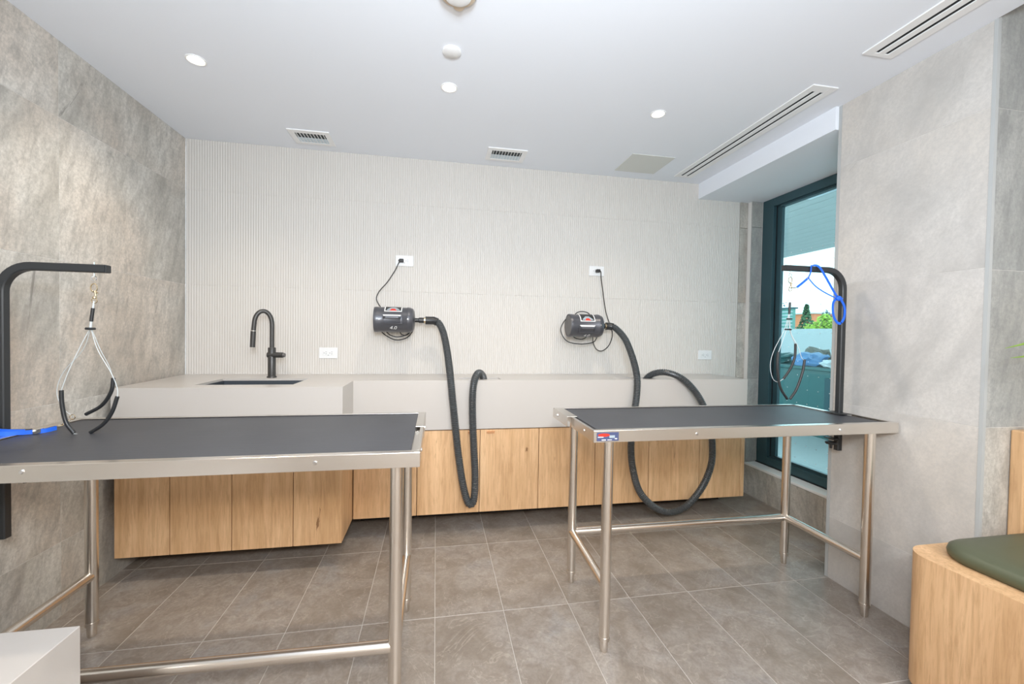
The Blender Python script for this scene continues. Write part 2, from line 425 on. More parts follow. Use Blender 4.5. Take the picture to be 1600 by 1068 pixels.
# ------------------------------------------------------------------ window
WY0, WY1, WX = 1.58, 2.852, 2.50
win = thing('window_1', 'tall dark-teal framed window with pale sill between column and back wall', 'window', (WX, WY1, .246))
win['kind'] = 'structure'
del win['category']; del win['label']
zb, zt = .246, 2.297
fw = .055
obj('window_frame', B((WX, WY1-.105, zb, WX+.10, WY1, zt), (WX, WY0, zb, WX+.10, WY0+.08, zt), (WX, WY0+.08, zt-.062, WX+.10, WY1-.105, zt), (WX, WY0+.08, zb, WX+.10, WY1-.105, zb+.07)), 'frame', win, bevel=.003)
obj('glazing_bead', B((WX+.035, WY1-.150, zb+.07, WX+.06, WY1-.105, zt-.062), (WX+.02, WY0+.08, zt-.078, WX+.06, WY1-.150, zt-.062), (WX+.02, WY0+.08, zb+.07, WX+.06, WY1-.150, zb+.083)), 'frame', win, bevel=.002)
obj('gasket', B((WX+.028, WY1-.109, zb+.07, WX+.034, WY1-.104, zt-.062), (WX+.02, WY0+.08, zb+.083, WX+.024, WY1-.15, zb+.087), (WX-.006, WY0, zb-.0005, WX, WY1, zb+.008)), 'gasket', win)
obj('pane', B((WX+.062, WY0+.05, zb+.05, WX+.068, WY1-.08, zt-.04)), 'glass', win)
bm = bmesh.new()
yy = WY0+.12
while yy < WY1-.15:
    zz = zb+.12
    while zz < 1.9:
        box(bm, (WX+.0608, yy-.0025, zz-.0025), (WX+.0616, yy+.0025, zz+.0025)); zz += .10
    yy += .085
for k in range(18): box(bm, (WX+.0335, WY1-.1075, .38+.1*k), (WX+.0345, WY1-.1045, .384+.1*k))
obj('bird_dots', bm, 'lwhite', win, kind='stuff')

# ------------------------------------------------------------------ outside
obj('patio', B((2.62, -6, -.10, 40, 45, -.02)), 'deck', kind='structure')
obj('building_soffit', B((2.62, -4, 2.64, 5.98, 14, 2.9)), 'soffit', kind='structure')
so = bpy.data.objects['building_soffit']
bm = bmesh.new()
for k in range(17): box(bm, (2.7+k*.19, -3.9, 2.632), (2.705+k*.19+.17, 13.9, 2.641))
obj('soffit_board', bm, 'soffit', so, kind='stuff')
par = obj('parapet_wall', B((9, -5, -.02, 9.25, 22, 1.47)), 'concrete')
tag(par, 'long pale concrete parapet wall outside the window', 'wall'); par['kind'] = 'structure'
st = thing('storage_bench', 'dark teal outdoor storage bench on the patio outside', 'bench', (5.2, 5.2, -.02))
obj('cabinet_body', B((4.75, 3.3, -.02, 5.7, 7.6, .83)), 'tealbox', st, bevel=.01)
obj('worktop', B((4.70, 3.25, .83, 5.75, 7.65, .865)), 'tealbox', st, bevel=.004)
obj('side_door', B((4.735, 3.4, .02, 4.75, 4.35, .74)), 'tealdark', st, bevel=.004)
def bag(c, s, m, label, seed):
    s = (s[0]*.9, s[1]*.85, s[2]*.72)
    rnd = random.Random(seed); bm = bmesh.new()
    bmesh.ops.create_icosphere(bm, subdivisions=3, radius=1)
    from mathutils import noise
    for v in bm.verts:
        n = noise.noise(v.co*1.8+Vector((seed*3.1, 0, 0)))*.5 + noise.noise(v.co*4+Vector((0, seed, 0)))*.25
        v.co = Vector((v.co.x*s[0], v.co.y*s[1], v.co.z*s[2]))*(1+n)
        v.co.z = max(v.co.z, -s[2]*.6)
    bm.transform(Matrix.Translation(Vector(c)+Vector((0, 0, s[2]*.6))))
    o = obj('bag', bm, m, smooth=False, origin=c); tag(o, label, 'bag', 'bags heaped on the outdoor bench')
zt_ = .865
bag((5.1, 5.35, zt_), (.28, .34, .12), 'tealbox', 'dark green bag at the far left of the heap outside', 1)
bag((5.0, 4.82, zt_), (.22, .26, .15), 'bagb', 'blue crumpled bag in the middle of the heap outside', 2)
bag((4.95, 4.35, zt_), (.2, .26, .09), 'bagw', 'pale flattened bag at the front of the heap outside', 3)
bag((5.4, 4.62, zt_), (.2, .26, .24), 'bagd', 'black rubbish bag at the back right of the heap outside', 4)
bag((5.45, 5.15, zt_), (.16, .22, .2), 'baggrey', 'taupe sack behind the blue bag outside', 5)
bag((5.1, 5.9, zt_), (.2, .24, .10), 'bagw', 'small pale bag beside the dark green bag outside', 6)

def tree(c, R, H, m, label, seed, n=1300, cone=False):
    rnd = random.Random(seed); t_ = thing('tree', label, 'tree', c, 'trees beyond the parapet')
    obj('trunk', T([c, (c[0], c[1], c[2]+H*.6)], .14, 8), 'bark', t_, smooth=True)
    bm = bmesh.new()
    for _ in range(n):
        d = Vector((rnd.gauss(0, 1), rnd.gauss(0, 1), rnd.gauss(0, 1))).normalized()*(rnd.random()**.4)
        p = Vector(c) + Vector((d.x*R, d.y*R, H*.62 + d.z*H*.38*(1 if d.z > 0 else 1.0)))
        p.x = c[0] + (p.x-c[0])*(1.15-.5*max(d.z, 0)); p.y = c[1] + (p.y-c[1])*(1.15-.5*max(d.z, 0))
        if cone:
            q = rnd.random()**1.4; a2 = rnd.uniform(0, 2*pi); rr_ = R*(1-q)*(.35+.65*rnd.random())+.03
            p = Vector((c[0]+rr_*cos(a2), c[1]+rr_*sin(a2), c[2]+H*(.12+.88*q)))
        s = .11*R; a = Vector((rnd.uniform(-1, 1), rnd.uniform(-1, 1), rnd.uniform(-1, 1))).normalized()*s; b2 = a.orthogonal().normalized()*s
        bm.faces.new([bm.verts.new(p+q) for q in (a, b2, -a, -b2)])
    obj('crown', bm, m, t_, kind='stuff')
tree((20.5, 20.2, -.1), .80, 3.25, 'leaf1', 'dark green conical tree beside the noose cables in the window view', 11, cone=True)
tree((18.5, 17.2, -.1), .62, 2.55, 'leaf2', 'yellow-green bushy tree nearest the column side of the window', 12)
tree((16.9, 16.5, -.1), .42, 2.05, 'leaf2', 'small lime-coloured bush in front of the conical tree', 13, 800)
tree((26.0, 24.1, -.1), .52, 3.30, 'leaf3', 'bluish dark tree rising behind the yellow-green one', 14)
tree((25.5, 26.9, -.1), .70, 4.25, 'leaf3', 'thin sparse tree above the green slatted structure', 15, 130)
bd = thing('building', 'orange rendered low building behind the trees', 'building', (30, 30, -.1))
obj('wall', B((30, 28.9, -.1, 36, 31.7, 3.25)), 'orange', bd)
obj('roof', B((29.8, 28.8, 3.25, 36.2, 31.8, 3.33)), 'concrete', bd)
gb = thing('screen_house', 'green slatted structure at the left of the window view', 'building', (21, 22.6, -.1))
obj('wall', B((21, 21.65, -.1, 21.2, 24.5, 3.0)), 'greenglass', gb)
obj('roof', B((20.9, 21.58, 3.0, 21.3, 24.6, 3.09)), 'tealdark', gb)
bm = bmesh.new()
for k in range(14): box(bm, (20.96, 21.65, .2+k*.2), (21.0, 24.5, .26+k*.2))
obj('louvre', bm, 'concrete', gb, kind='stuff')

# ------------------------------------------------------------------ countertop + apron
ct = thing('countertop', 'long white quartz countertop with deep apron along the back wall', 'countertop', (.3, YB-.004, .64))
YS, YL, XS = 2.22, 2.50, -.495
XC1 = 2.111
def grid_slab(bm, xs, ys, holes, z0, z1):
    for i in range(len(xs)-1):
        for j in range(len(ys)-1):
            if (i, j) in holes: continue
            box(bm, (xs[i], ys[j], z0), (xs[i+1], ys[j+1], z1))
bm = bmesh.new(); yb_ = YB-.0035
# sink side with scribed left edge
prism(bm, [(-1.535, YS), (-1.24, YS), (-1.24, yb_), (-1.573, yb_)], .928, .94)
grid_slab(bm, [-1.24, -.77, XS], [YS, 2.335, 2.63, yb_], {(0, 1)}, .928, .94)
grid_slab(bm, [XS, .12, .385, 1.19, 1.45, XC1], [YL, 2.555, 2.66, yb_], {(1, 1), (3, 1)}, .928, .94)
bmesh.ops.remove_doubles(bm, verts=bm.verts, dist=1e-5)
obj('top_slab', bm, 'quartz', ct)
obj('apron', B((-1.535, YS, .64, XS, YS+.02, .9279), (XS-.02, YS+.02, .64, XS, YL+.02, .9279), (XS, YL, .64, XC1, YL+.02, .9279), (XC1-.02, YL+.02, .64, XC1, yb_, .9279)), 'quartz', ct)
for xa, xb in ((.12, .385), (1.19, 1.45)):
    obj('hose_well', B((xa-.008, 2.547, .70, xa, 2.668, .9279), (xb, 2.547, .70, xb+.008, 2.668, .9279), (xa, 2.547, .70, xb, 2.555, .9279), (xa, 2.66, .70, xb, 2.668, .9279), (xa, 2.555, .70, xb, 2.66, .708)), 'quartz', ct)
sk = thing('sink', 'dark undermount sink set in the white counter', 'sink', (-1.005, 2.48, .72))
x0, x1, y0, y1 = -1.234, -.775, 2.340, 2.628
obj('basin', B((x0-.012, y0-.012, .72, x0, y1+.012, .9275), (x1, y0-.012, .72, x1+.012, y1+.012, .9275), (x0, y0-.012, .72, x1, y0, .9275), (x0, y1, .72, x1, y1+.012, .9275), (x0-.012, y0-.012, .708, x1+.012, y1+.012, .72)), 'sink', sk)
obj('overflow_plate', B((-1.03, y1-.003, .893, -.985, y1+.0005, .905)), 'chrome', sk, bevel=.002)
obj('drain', LT([(.001, .720), (.04, .720), (.045, .7225), (.03, .7215), (.001, .7215)], (-1.0, 2.48, 0)), 'chrome', sk, smooth=True)

# faucet
fx, fy = -1.0, 2.69
fa = thing('faucet', 'matte black gooseneck pull-down faucet behind the sink', 'faucet', (fx, fy, .94))
obj('base_flange', LT([(.027, .9402), (.027, .946), (.0245, .949)], (fx, fy, 0)), 'faucet', fa, smooth=True)
obj('body', LT([(.0215, .949), (.0215, 1.118), (.019, 1.122)], (fx, fy, 0)), 'faucet', fa, smooth=True)
pts = [Vector((fx, fy, 1.12)), Vector((fx, fy, 1.20)), Vector((fx, fy, 1.262))]
Rg = .046
dx, dy = cos(radians(205)), sin(radians(205))
for k in range(1, 15):
    a = pi*k/15; s = Rg*(1-cos(a)); pts.append(Vector((fx+dx*s, fy+dy*s, 1.262+.078*sin(a))))
ex, ey = fx+dx*2*Rg, fy+dy*2*Rg
pts += [Vector((ex-.001, ey, 1.255)), Vector((ex-.004, ey, 1.222))]
obj('neck', T(pts, .0128, 14), 'faucet', fa, smooth=True)
obj('collar', T([(ex-.004, ey, 1.224), (ex-.0045, ey, 1.219)], .0135, 16), 'chrome', fa, smooth=True, label='thin chrome ring above the spray head')
obj('spray_head', T([(ex-.0045, ey, 1.2188), (ex-.009, ey, 1.124)], .0140, 16), 'faucet', fa, smooth=True)
obj('handle', T([(fx-.022, fy-.004, 1.077), (fx+.066, fy-.012, 1.077)], .0165, 18), 'faucet', fa, smooth=True)
obj('lever', T([(fx+.066, fy-.012, 1.077), (fx+.078, fy-.013, 1.077)], .0125, 14), 'dryer_end', fa, smooth=True)

# ------------------------------------------------------------------ cabinets
ZD = .122
def cabinet(name, x0, x1, yf, doors, label, pulls=(), side_right=False, yb=YB-.02, ghost=None):
    c = thing(name, label, 'cabinet', ((x0+x1)/2, yb, 0), 'oak cabinets under the white counter')
    fr = .019
    bm = B((x0, yf+.021, ZD, x0+fr, yb, .638), (x1-fr, yf+.021, ZD, x1, yb, .638), (x0+fr, yf+.021, ZD, x1-fr, yb, ZD+fr), (x0+fr, yb-.008, ZD+fr, x1-fr, yb, .638), (x0+fr, yf+.021, .62, x1-fr, yb, .638))
    obj('carcass', bm, 'wood', c)
    obj('plinth', B((x0+.002, yf+.26, 0.0005, x1-(.16 if side_right else .002), yb, ZD)), 'plinth', c)
    obj('shadow_gap', B((x0+.004, yf+.0205, ZD+.004, x1-.004, yf+.0215, .632)), 'black', c)
    for i, (a, b) in enumerate(zip(doors, doors[1:])):
        bmd = B((a+.0018, yf, ZD, b-.0018, yf+.0195, .6335))
        d = obj('door', bmd, 'wood', c, bevel=.0008, origin=((a+b)/2, yf, (ZD+.63)/2))
        if i in pulls:
            px = (b-.075, b-.022) if pulls[i] == 'r' else (a+.04, a+.09)
            obj('tab_pull', B((px[0], yf-.010, .6205, px[1], yf+.004, .6235), (px[0], yf-.0015, .6085, px[1], yf-.0001, .6205)), 'copper', d, label='small copper tab pull')
    return c
cabinet('sink_cabinet', -1.528, XS, YS+.004, [-1.526, -1.29, -1.016, -.731, XS-.002], 'oak sink cabinet with four doors standing forward of the others', side_right=True)
obj('side_panel', B((XS-.0195, YS+.006, ZD-.001, XS-.001, YL+.03, .637)), 'wood', bpy.data.objects['sink_cabinet'])
YD = YL+.004
cabinet('base_cabinet', -.493, -.128, YD, [-.491, -.126], 'narrow oak cabinet in the corner beside the sink cabinet')
cabinet('base_cabinet', -.124, .627, YD, [-.126, .253, .627], 'oak double cabinet with copper tab pulls behind the left hose', pulls={0: 'r', 1: 'l'})
cabinet('base_cabinet', .629, 1.383, YD, [.627, 1.005, 1.383], 'oak double cabinet seen through the left legs of the right table')
cabinet('base_cabinet', 1.385, XC1-.003, YD, [1.383, 1.757, 2.074, XC1-.004], 'oak cabinet at the window end of the counter')

# ------------------------------------------------------------------ wall outlets
def outlet(x, z, label, w=.117, h=.072):
    y = YB-.0026
    o = thing('outlet', label, 'outlet', (x, y, z), 'outlets on the fluted wall')
    obj('cover_plate', B((x-w/2, y-.006, z-h/2, x+w/2, y, z+h/2)), 'white', o, bevel=.002)
    fc = obj('receptacle', B((x-.034, y-.0085, z-.017, x+.034, y-.006, z+.017)), 'white', o, bevel=.001)
    bm = bmesh.new()
    for s in (-.018, .018):
        for dz in (-.006, .006): box(bm, (x+s+.001, y-.0089, z+dz-.0012), (x+s+.008, y-.0084, z+dz+.0012))
        lathe(bm, [(.0024, 0), (.0024, .0005)], (x+s-.008, y-.0089, z), 'y', 10)
    box(bm, (x-.004, y-.0089, z-.0158), (x+.004, y-.0084, z-.0135))
    obj('slots', bm, 'slotdark', fc)
    return o
outlet(-.242, 1.714, 'white outlet above the left dryer with a black plug in it')
outlet(1.1435, 1.704, 'white outlet above the right dryer with a black plug in it')
outlet(-.7265, 1.081, 'white empty outlet right of the black faucet')
outlet(2.053, 1.088, 'white empty outlet near the window end of the fluted wall')

# ------------------------------------------------------------------ dryers
def dryer(xa, xb, yc, zc, r, roll, label, cordpaths, plug, nozzle):
    """force dryer on the wall; roll turns the body about its long axis."""
    d = thing('dog_dryer', label, 'dryer', ((xa+xb)/2, YB-.0026, zc))
    L = xb-xa; c = (xa, yc, zc)
    obj('housing', LT([(r*.93, .004), (r*.99, 0), (r, .006), (r, .022), (r*.985, .026), (r*.985, L*.80), (r*1.01, L*.815), (r*1.01, L*.86), (r*.97, L*.90), (r*.90, L*.955), (r*.70, L*.985), (r*.4, L)], c, 'x', 48), 'dryer', d, smooth=True)
    obj('intake_grille', LT([(r*.86, -.001), (r*.90, .0045)], c, 'x', 40), 'dryer_end', d, label='grey round intake end')
    x = xb
    obj('nozzle', LT([(.014, -.008), (.014, .022), (.018, .026), (.018, nozzle-.014)], (x, yc, zc), 'x', 20), 'rubber', d, smooth=True)
    obj('brass_ring', LT([(.020, nozzle-.014), (.020, nozzle-.004)], (x, yc, zc), 'x', 20), 'brass', d, smooth=True, label='pale brass coupling ring')
    R = lambda a: (yc - r*cos(a+roll), zc + r*sin(a+roll))
    def patch(x0, x1, a0, a1, rr, m, nm, par, n=6, x0b=None, x1b=None):
        bm = bmesh.new(); rings = []
        for i in range(n+1):
            f = i/n; a = a0+(a1-a0)*f + roll; xA = x0+((x0b if x0b is not None else x0)-x0)*f; xB = x1+((x1b if x1b is not None else x1)-x1)*f
            rings.append([bm.verts.new((X, yc-q*cos(a), zc+q*sin(a))) for X, q in ((xA, r-.002), (xA, rr), (xB, rr), (xB, r-.002))])
        for A, Bq in zip(rings, rings[1:]):
            for k in range(4): bm.faces.new((A[k], A[(k+1) % 4], Bq[(k+1) % 4], Bq[k]))
        bm.faces.new(rings[0]); bm.faces.new(rings[-1]); return obj(nm, bm, m, par)
    lx0, lx1 = xa+L*.26, xa+L*.69
    lab = patch(lx0, lx1, radians(34), radians(98), r+.0008, 'lwhite', 'label_sticker', d)
    lab['label'] = 'white-bordered red and black sticker'
    e = .006; ea = radians(4.5)
    patch(lx0+e, lx1-e, radians(34)+ea, radians(98)-ea, r+.0012, 'iron', 'label_field', lab)
    mx_ = (lx0+lx1)/2
    patch(lx0+e*2, mx_-.004, radians(42), radians(66), r+.0015, 'lgrey', 'label_wing', lab, x0b=mx_-.012, x1b=mx_+.006)
    patch(mx_+.004, lx1-e*2, radians(42), radians(66), r+.0016, 'lgrey', 'label_wing', lab, x0b=mx_-.006, x1b=mx_+.012)
    patch(mx_-.022, mx_+.022, radians(39), radians(52), r+.0019, 'red', 'label_emblem', lab, x0b=mx_-.009, x1b=mx_+.009)
    # carrying handle on the front
    hx0, hx1 = xa+L*.24, xa+L*.67
    hd = obj('handle', (lambda bm: (sweep(bm, [Vector((X, yc-(r+h)*cos(roll+radians(a)), zc+(r+h)*sin(roll+radians(a)))) for X, h, a in ((hx0, -.004, 2), (hx0+.006, .012, 3), (hx0+.014, .020, 4), (hx1-.014, .020, 4), (hx1-.006, .012, 3), (hx1, -.004, 2))], lambda i: [(.0075, -.004), (.0075, .004), (-.0075, .004), (-.0075, -.004)], ref=(0, 0, 1)), bm)[1])(bmesh.new()), 'dryer', d, bevel=.0015)
    patch(hx0-.004, hx1+.004, radians(8), radians(16), r+.004, 'lwhite', 'pale_strip', d, x0b=hx0, x1b=hx1)['label'] = 'pale strip above the handle'  # white band laid just above the handle
    patch(hx0-.012, hx0+.004, radians(-20), radians(12), r+.006, 'dryer', 'side_rib', d, x0b=hx0-.004)
    patch(hx1-.004, hx1+.012, radians(-20), radians(12), r+.006, 'dryer', 'side_rib', d, x1b=hx1+.004)
    patch(hx0-.008, hx1+.008, radians(-24), radians(-18), r+.005, 'dryer', 'lower_rib', d)
    lathe_b = LT([(.0045, -.003), (.0045, .001)], (xa+L*.84, yc-r-.0015, zc+.004), 'y', 12)
    obj('rivet', lathe_b, 'chrome', d)
    # 4.0 badge
    cu = bpy.data.curves.new('badge', 'FONT'); cu.body = '4.0'; cu.size = .036; cu.extrude = .0; cu.align_x = 'CENTER'; cu.shear = .25
    to = bpy.data.objects.new('badge_tmp', cu); COL.objects.link(to); bpy.context.view_layer.update()
    me = bpy.data.meshes.new_from_object(to.evaluated_get(bpy.context.evaluated_depsgraph_get())); bpy.data.objects.remove(to)
    bm = bmesh.new(); bm.from_mesh(me); bpy.data.meshes.remove(me)
    bmesh.ops.subdivide_edges(bm, edges=bm.edges, cuts=1)
    a0 = radians(-52)
    for v in bm.verts:
        a = a0 + v.co.y/r + roll; v.co = Vector((mx_ + v.co.x, yc-(r+.0012)*cos(a), zc+(r+.0012)*sin(a)))
    obj('badge', bm, 'lwhite', d, label='white number 4.0 lettering')
    # bracket to wall
    obj('wall_bracket', B((xa+.06, yc+r*.5, zc-.03, xa+.075, YB-.0028, zc+.03), (xb-.09, yc+r*.5, zc-.03, xb-.075, YB-.0028, zc+.03), (xa+.04, YB-.0065, zc-.05, xb-.05, YB-.0028, zc+.05)), 'iron', d)
    bm = bmesh.new()
    for pth in cordpaths: tube(bm, catmull(pth, 6), .0034, 8)
    cd = obj('power_cord', bm, 'cord', d, smooth=True)
    px, pz = plug
    obj('plug', B((px-.017, YB-.040, pz-.011, px+.012, YB-.0105, pz+.011), (px-.022, YB-.036, pz-.006, px-.016, YB-.024, pz+.006)), 'cord', cd, bevel=.003)
    return d
dryer(-.412, -.160, 2.745, 1.307, .0815, radians(4), 'charcoal cylinder dog dryer on the wall nearer the faucet',
      [[(-.272, 2.868, 1.705), (-.283, 2.862, 1.68), (-.302, 2.864, 1.64), (-.350, 2.868, 1.563), (-.403, 2.868, 1.497), (-.419, 2.868, 1.445), (-.39, 2.868, 1.391), (-.36, 2.86, 1.365), (-.33, 2.845, 1.34)],
       [(-.39, 2.83, 1.26), (-.373, 2.81, 1.224), (-.319, 2.80, 1.187), (-.27, 2.80, 1.175), (-.213, 2.80, 1.192), (-.180, 2.81, 1.231), (-.17, 2.83, 1.26)],
       [(-.36, 2.82, 1.24), (-.32, 2.80, 1.207), (-.27, 2.795, 1.196), (-.21, 2.80, 1.212), (-.19, 2.81, 1.235)],
       [(-.262, 2.80, 1.24), (-.25, 2.795, 1.215), (-.225, 2.795, 1.208), (-.20, 2.80, 1.225), (-.19, 2.82, 1.25)]], (-.258, 1.712), .072)
dryer(.884, 1.132, 2.745, 1.294, .080, radians(-14), 'charcoal cylinder dog dryer on the wall nearer the window',
      [[(1.153, 2.868, 1.703), (1.164, 2.862, 1.695), (1.170, 2.868, 1.65), (1.182, 2.868, 1.575), (1.205, 2.868, 1.435), (1.218, 2.85, 1.36), (1.236, 2.80, 1.25), (1.231, 2.82, 1.175), (1.205, 2.84, 1.13), (1.172, 2.85, 1.113), (1.135, 2.85, 1.128), (1.106, 2.84, 1.18), (1.10, 2.83, 1.24)],
       [(.955, 2.82, 1.36), (.925, 2.80, 1.352), (.88, 2.80, 1.335), (.847, 2.80, 1.263), (.891, 2.80, 1.186), (.987, 2.80, 1.164), (1.083, 2.80, 1.175), (1.116, 2.80, 1.207), (1.122, 2.79, 1.268), (1.10, 2.80, 1.33)],
       [(.945, 2.80, 1.368), (.965, 2.79, 1.388), (1.0, 2.785, 1.396), (1.045, 2.79, 1.386), (1.07, 2.80, 1.36)],
       [(.92, 2.79, 1.235), (.95, 2.785, 1.207), (.996, 2.785, 1.198), (1.029, 2.785, 1.211), (1.04, 2.79, 1.235)]], (1.150, 1.703), .036)

def hose(path, label, cuff0):
    h = thing('hose', label, 'hose', path[0])
    P = resample(catmull(path, 10), .0027)
    n = len(P); rs = []
    for i in range(n):
        k = i % 4; rs.append(.0226 if k in (0, 1) else .0194)
    obj('ribbed_tube', T(P, .022, 14, rs=rs), 'hose', h)
    a = Vector(path[0]); d = (P[12]-P[0]).normalized()
    obj('cuff', T([a-Vector((cuff0, 0, 0)), a+Vector((.0, 0, 0)), a+d*.024], .0262, 20), 'rubber', h, smooth=True)
    return h
HL = [(-0.040, 2.745, 1.307), (-0.008, 2.735, 1.292), (0.024, 2.68, 1.226), (0.048, 2.6, 1.106), (0.066, 2.485, 0.957), (0.082, 2.46, 0.807), (0.099, 2.455, 0.656), (0.12, 2.45, 0.484), (0.149, 2.445, 0.311), (0.181, 2.44, 0.208), (0.213, 2.44, 0.222), (0.220, 2.445, 0.366), (0.210, 2.45, 0.538), (0.200, 2.455, 0.731), (0.199, 2.455, 0.865), (0.211, 2.475, 0.945), (0.24, 2.53, 0.982), (0.272, 2.58, 0.958), (.285, 2.61, .90), (.287, 2.615, .80)]
hose(HL, 'black ribbed hose hanging in a narrow loop from the dryer near the faucet', .053)
HR = [(1.192, 2.745, 1.294), (1.225, 2.72, 1.28), (1.262, 2.64, 1.203), (1.277, 2.55, 1.076), (1.272, 2.475, 0.955), (1.259, 2.45, 0.836), (1.225, 2.42, 0.698), (1.208, 2.41, 0.515), (1.222, 2.4, 0.371), (1.270, 2.4, 0.234), (1.363, 2.4, 0.138), (1.476, 2.4, 0.093), (1.599, 2.4, 0.124), (1.707, 2.4, 0.237), (1.768, 2.4, 0.37), (1.786, 2.41, 0.494), (1.768, 2.42, 0.662), (1.719, 2.44, 0.797), (1.656, 2.46, 0.893), (1.579, 2.48, 0.959), (1.501, 2.53, 0.986), (1.44, 2.59, 0.966), (1.40, 2.62, .91), (1.39, 2.62, .82)]
hose(HR, 'black ribbed hose hanging in a wide round loop from the dryer near the window', .030)

# ------------------------------------------------------------------ grooming tables
ZT, ZM, HR_ = .868, .8635, .045
def table(label, x0, x1, y0, y1, legs, rails, ends, bolts, sway=0):
    t = thing('grooming_table', label, 'table', ((x0+x1)/2, (y0+y1)/2, 0), 'steel grooming tables')
    tl, tr_ = ends['l'], ends['r']           # (outer x of back segment, outer x of front segment, y of the step)
    mx0, mx1 = x0, x1                        # mat extents
    obj('rubber_mat', B((mx0, y0+.028, ZM-.008, mx1, y1-.022, ZM)), 'mat', t)
    obj('deck', B((mx0-.02, y0+.004, ZM-.030, mx1+.02, y1-.004, ZM-.008)), 'steel', t)
    xa, xb = tl[1], tr_[1]
    obj('front_rail', B((xa, y0, ZT-HR_, xb, y0+.0025, ZT), (xa, y0+.0025, ZT-.0025, xb, y0+.028, ZT)), 'steel', t, bevel=.001)
    obj('back_rail', B((tl[0], y1-.0025, ZT-HR_, tr_[0], y1, ZT), (tl[0], y1-.022, ZT-.0025, tr_[0], y1-.0025, ZT)), 'steel', t, bevel=.001)
    for side, (ob, of, ys) in ends.items():
        s = -1 if side == 'l' else 1; mxx = mx0 if side == 'l' else mx1
        def bx(xi, xo, ya, yb, za, zb): return (min(xi, xo), ya, za, max(xi, xo), yb, zb)
        obj('end_rail', B(bx(ob-s*.0025, ob, ys+.004, y1-.0025, ZT-HR_, ZT), bx(mxx, ob-s*.0025, ys+.004, y1-.022, ZT-.0025, ZT)), 'steel', t, bevel=.001)
        fl = min(abs(of-mxx), .012)
        obj('end_rail', B(bx(of-s*.0025, of, y0+.0025, ys, ZT-HR_, ZT), bx(of-s*fl, of-s*.0025, y0+.028, ys, ZT-.0025, ZT), bx(mxx, of-s*.0025, y0+.004, ys, ZT-.034, ZT-.030)), 'steel', t, bevel=.001)
    for k, (lx, ly) in legs.items():
        obj('leg', (lambda bm: (lathe(bm, [(.0205, .060), (.0205, ZM-.0305)], (lx, ly, 0), 'z', 24), bm)[1])(bmesh.new()), 'steel_leg', t, smooth=True)
        leg = [c for c in t.children if c.name.startswith('leg')][-1]
        obj('foot', LT([(.0125, .001), (.0145, .006), (.016, .045), (.0215, .048), (.0215, .062)], (lx, ly, 0), 'z', 20), 'steel_leg', leg, smooth=True)
    for a, b, z in rails:
        A, Bv = Vector((*legs[a], z)), Vector((*legs[b], z)); dd = (Bv-A).normalized()*.012
        obj('stretcher', T([A+dd, Bv-dd], .0185, 20), 'steel_leg', t, smooth=True)
    for (bx_, by_, bz_, ax) in bolts:
        sg = -1
        if ax == 'y': bm = LT([(.0045, -.0032), (.006, -.0015), (.006, 0.0005)], (bx_, by_, bz_), 'y', 12)
        elif ax == '-x': bm = LT([(.0045, -.0032), (.006, -.0015), (.006, 0.0005)], (bx_, by_, bz_), 'x', 12)
        else: bm = LT([(.006, -.0005), (.006, .0015), (.0045, .0032)], (bx_, by_, bz_), 'x', 12)
        obj('bolt', bm, 'chrome', t)
    return t
tl_ = table('nearer steel grooming table with grey mat in front of the sink', -1.385, -.096, 1.222, 1.868,
            {'fl': (-1.353, 1.300), 'bl': (-1.353, 1.845), 'br': (-.138, 1.810), 'fr': (-.138, 1.275)},
            [('fl', 'fr', .245), ('fl', 'bl', .245), ('fr', 'br', .245)],
            {'l': (-1.425, -1.425, 1.5), 'r': (-.064, -.066, 1.575)},
            [(-.363, 1.222, .847, 'y'), (-1.073, 1.222, .852, 'y'), (-.064, 1.66, .846, 'x'), (-.066, 1.33, .846, 'x')])
tr_t = table('steel grooming table with grey mat and red label beside the window', .598, 1.935, 1.430, 1.928,
            {'fl': (.636, 1.452), 'bl': (.652, 1.905), 'br': (1.863, 1.897), 'fr': (1.867, 1.463)},
            [('bl', 'br', .255), ('fl', 'bl', .255), ('fr', 'br', .255)],
            {'l': (.551, .568, 1.700), 'r': (1.905, 1.976, 1.640)},
            [(.999, 1.430, .845, 'y'), (1.673, 1.430, .845, 'y'), (.551, 1.852, .846, '-x'), (.568, 1.537, .846, '-x')])
# maker's plate with the red banner
lp = obj('maker_plate', B((.580, 1.4285, .8285, .668, 1.4300, .8615)), 'navy', tr_t, bevel=.0006)
bm = bmesh.new()
prism(bm, [(cos(a)*.024, sin(a)*.0062) for a in [2*pi*k/20 for k in range(20)]], 0, .0006)
bm.transform(Matrix.Translation((.608, 1.4285, .8515)) @ Matrix.Rotation(radians(90), 4, 'X'))
obj('red_banner', bm, 'red', lp, label='red oval banner on the maker plate')
obj('white_print', B((.584, 1.4279, .8425, .606, 1.4286, .8455), (.599, 1.4279, .8315, .616, 1.4286, .8345), (.622, 1.4279, .8320, .640, 1.4286, .8340), (.652, 1.4279, .8350, .661, 1.4286, .8385)), 'lwhite', lp)
obj('grey_print', B((.630, 1.4280, .8400, .652, 1.4286, .8500)), 'lgrey', lp)

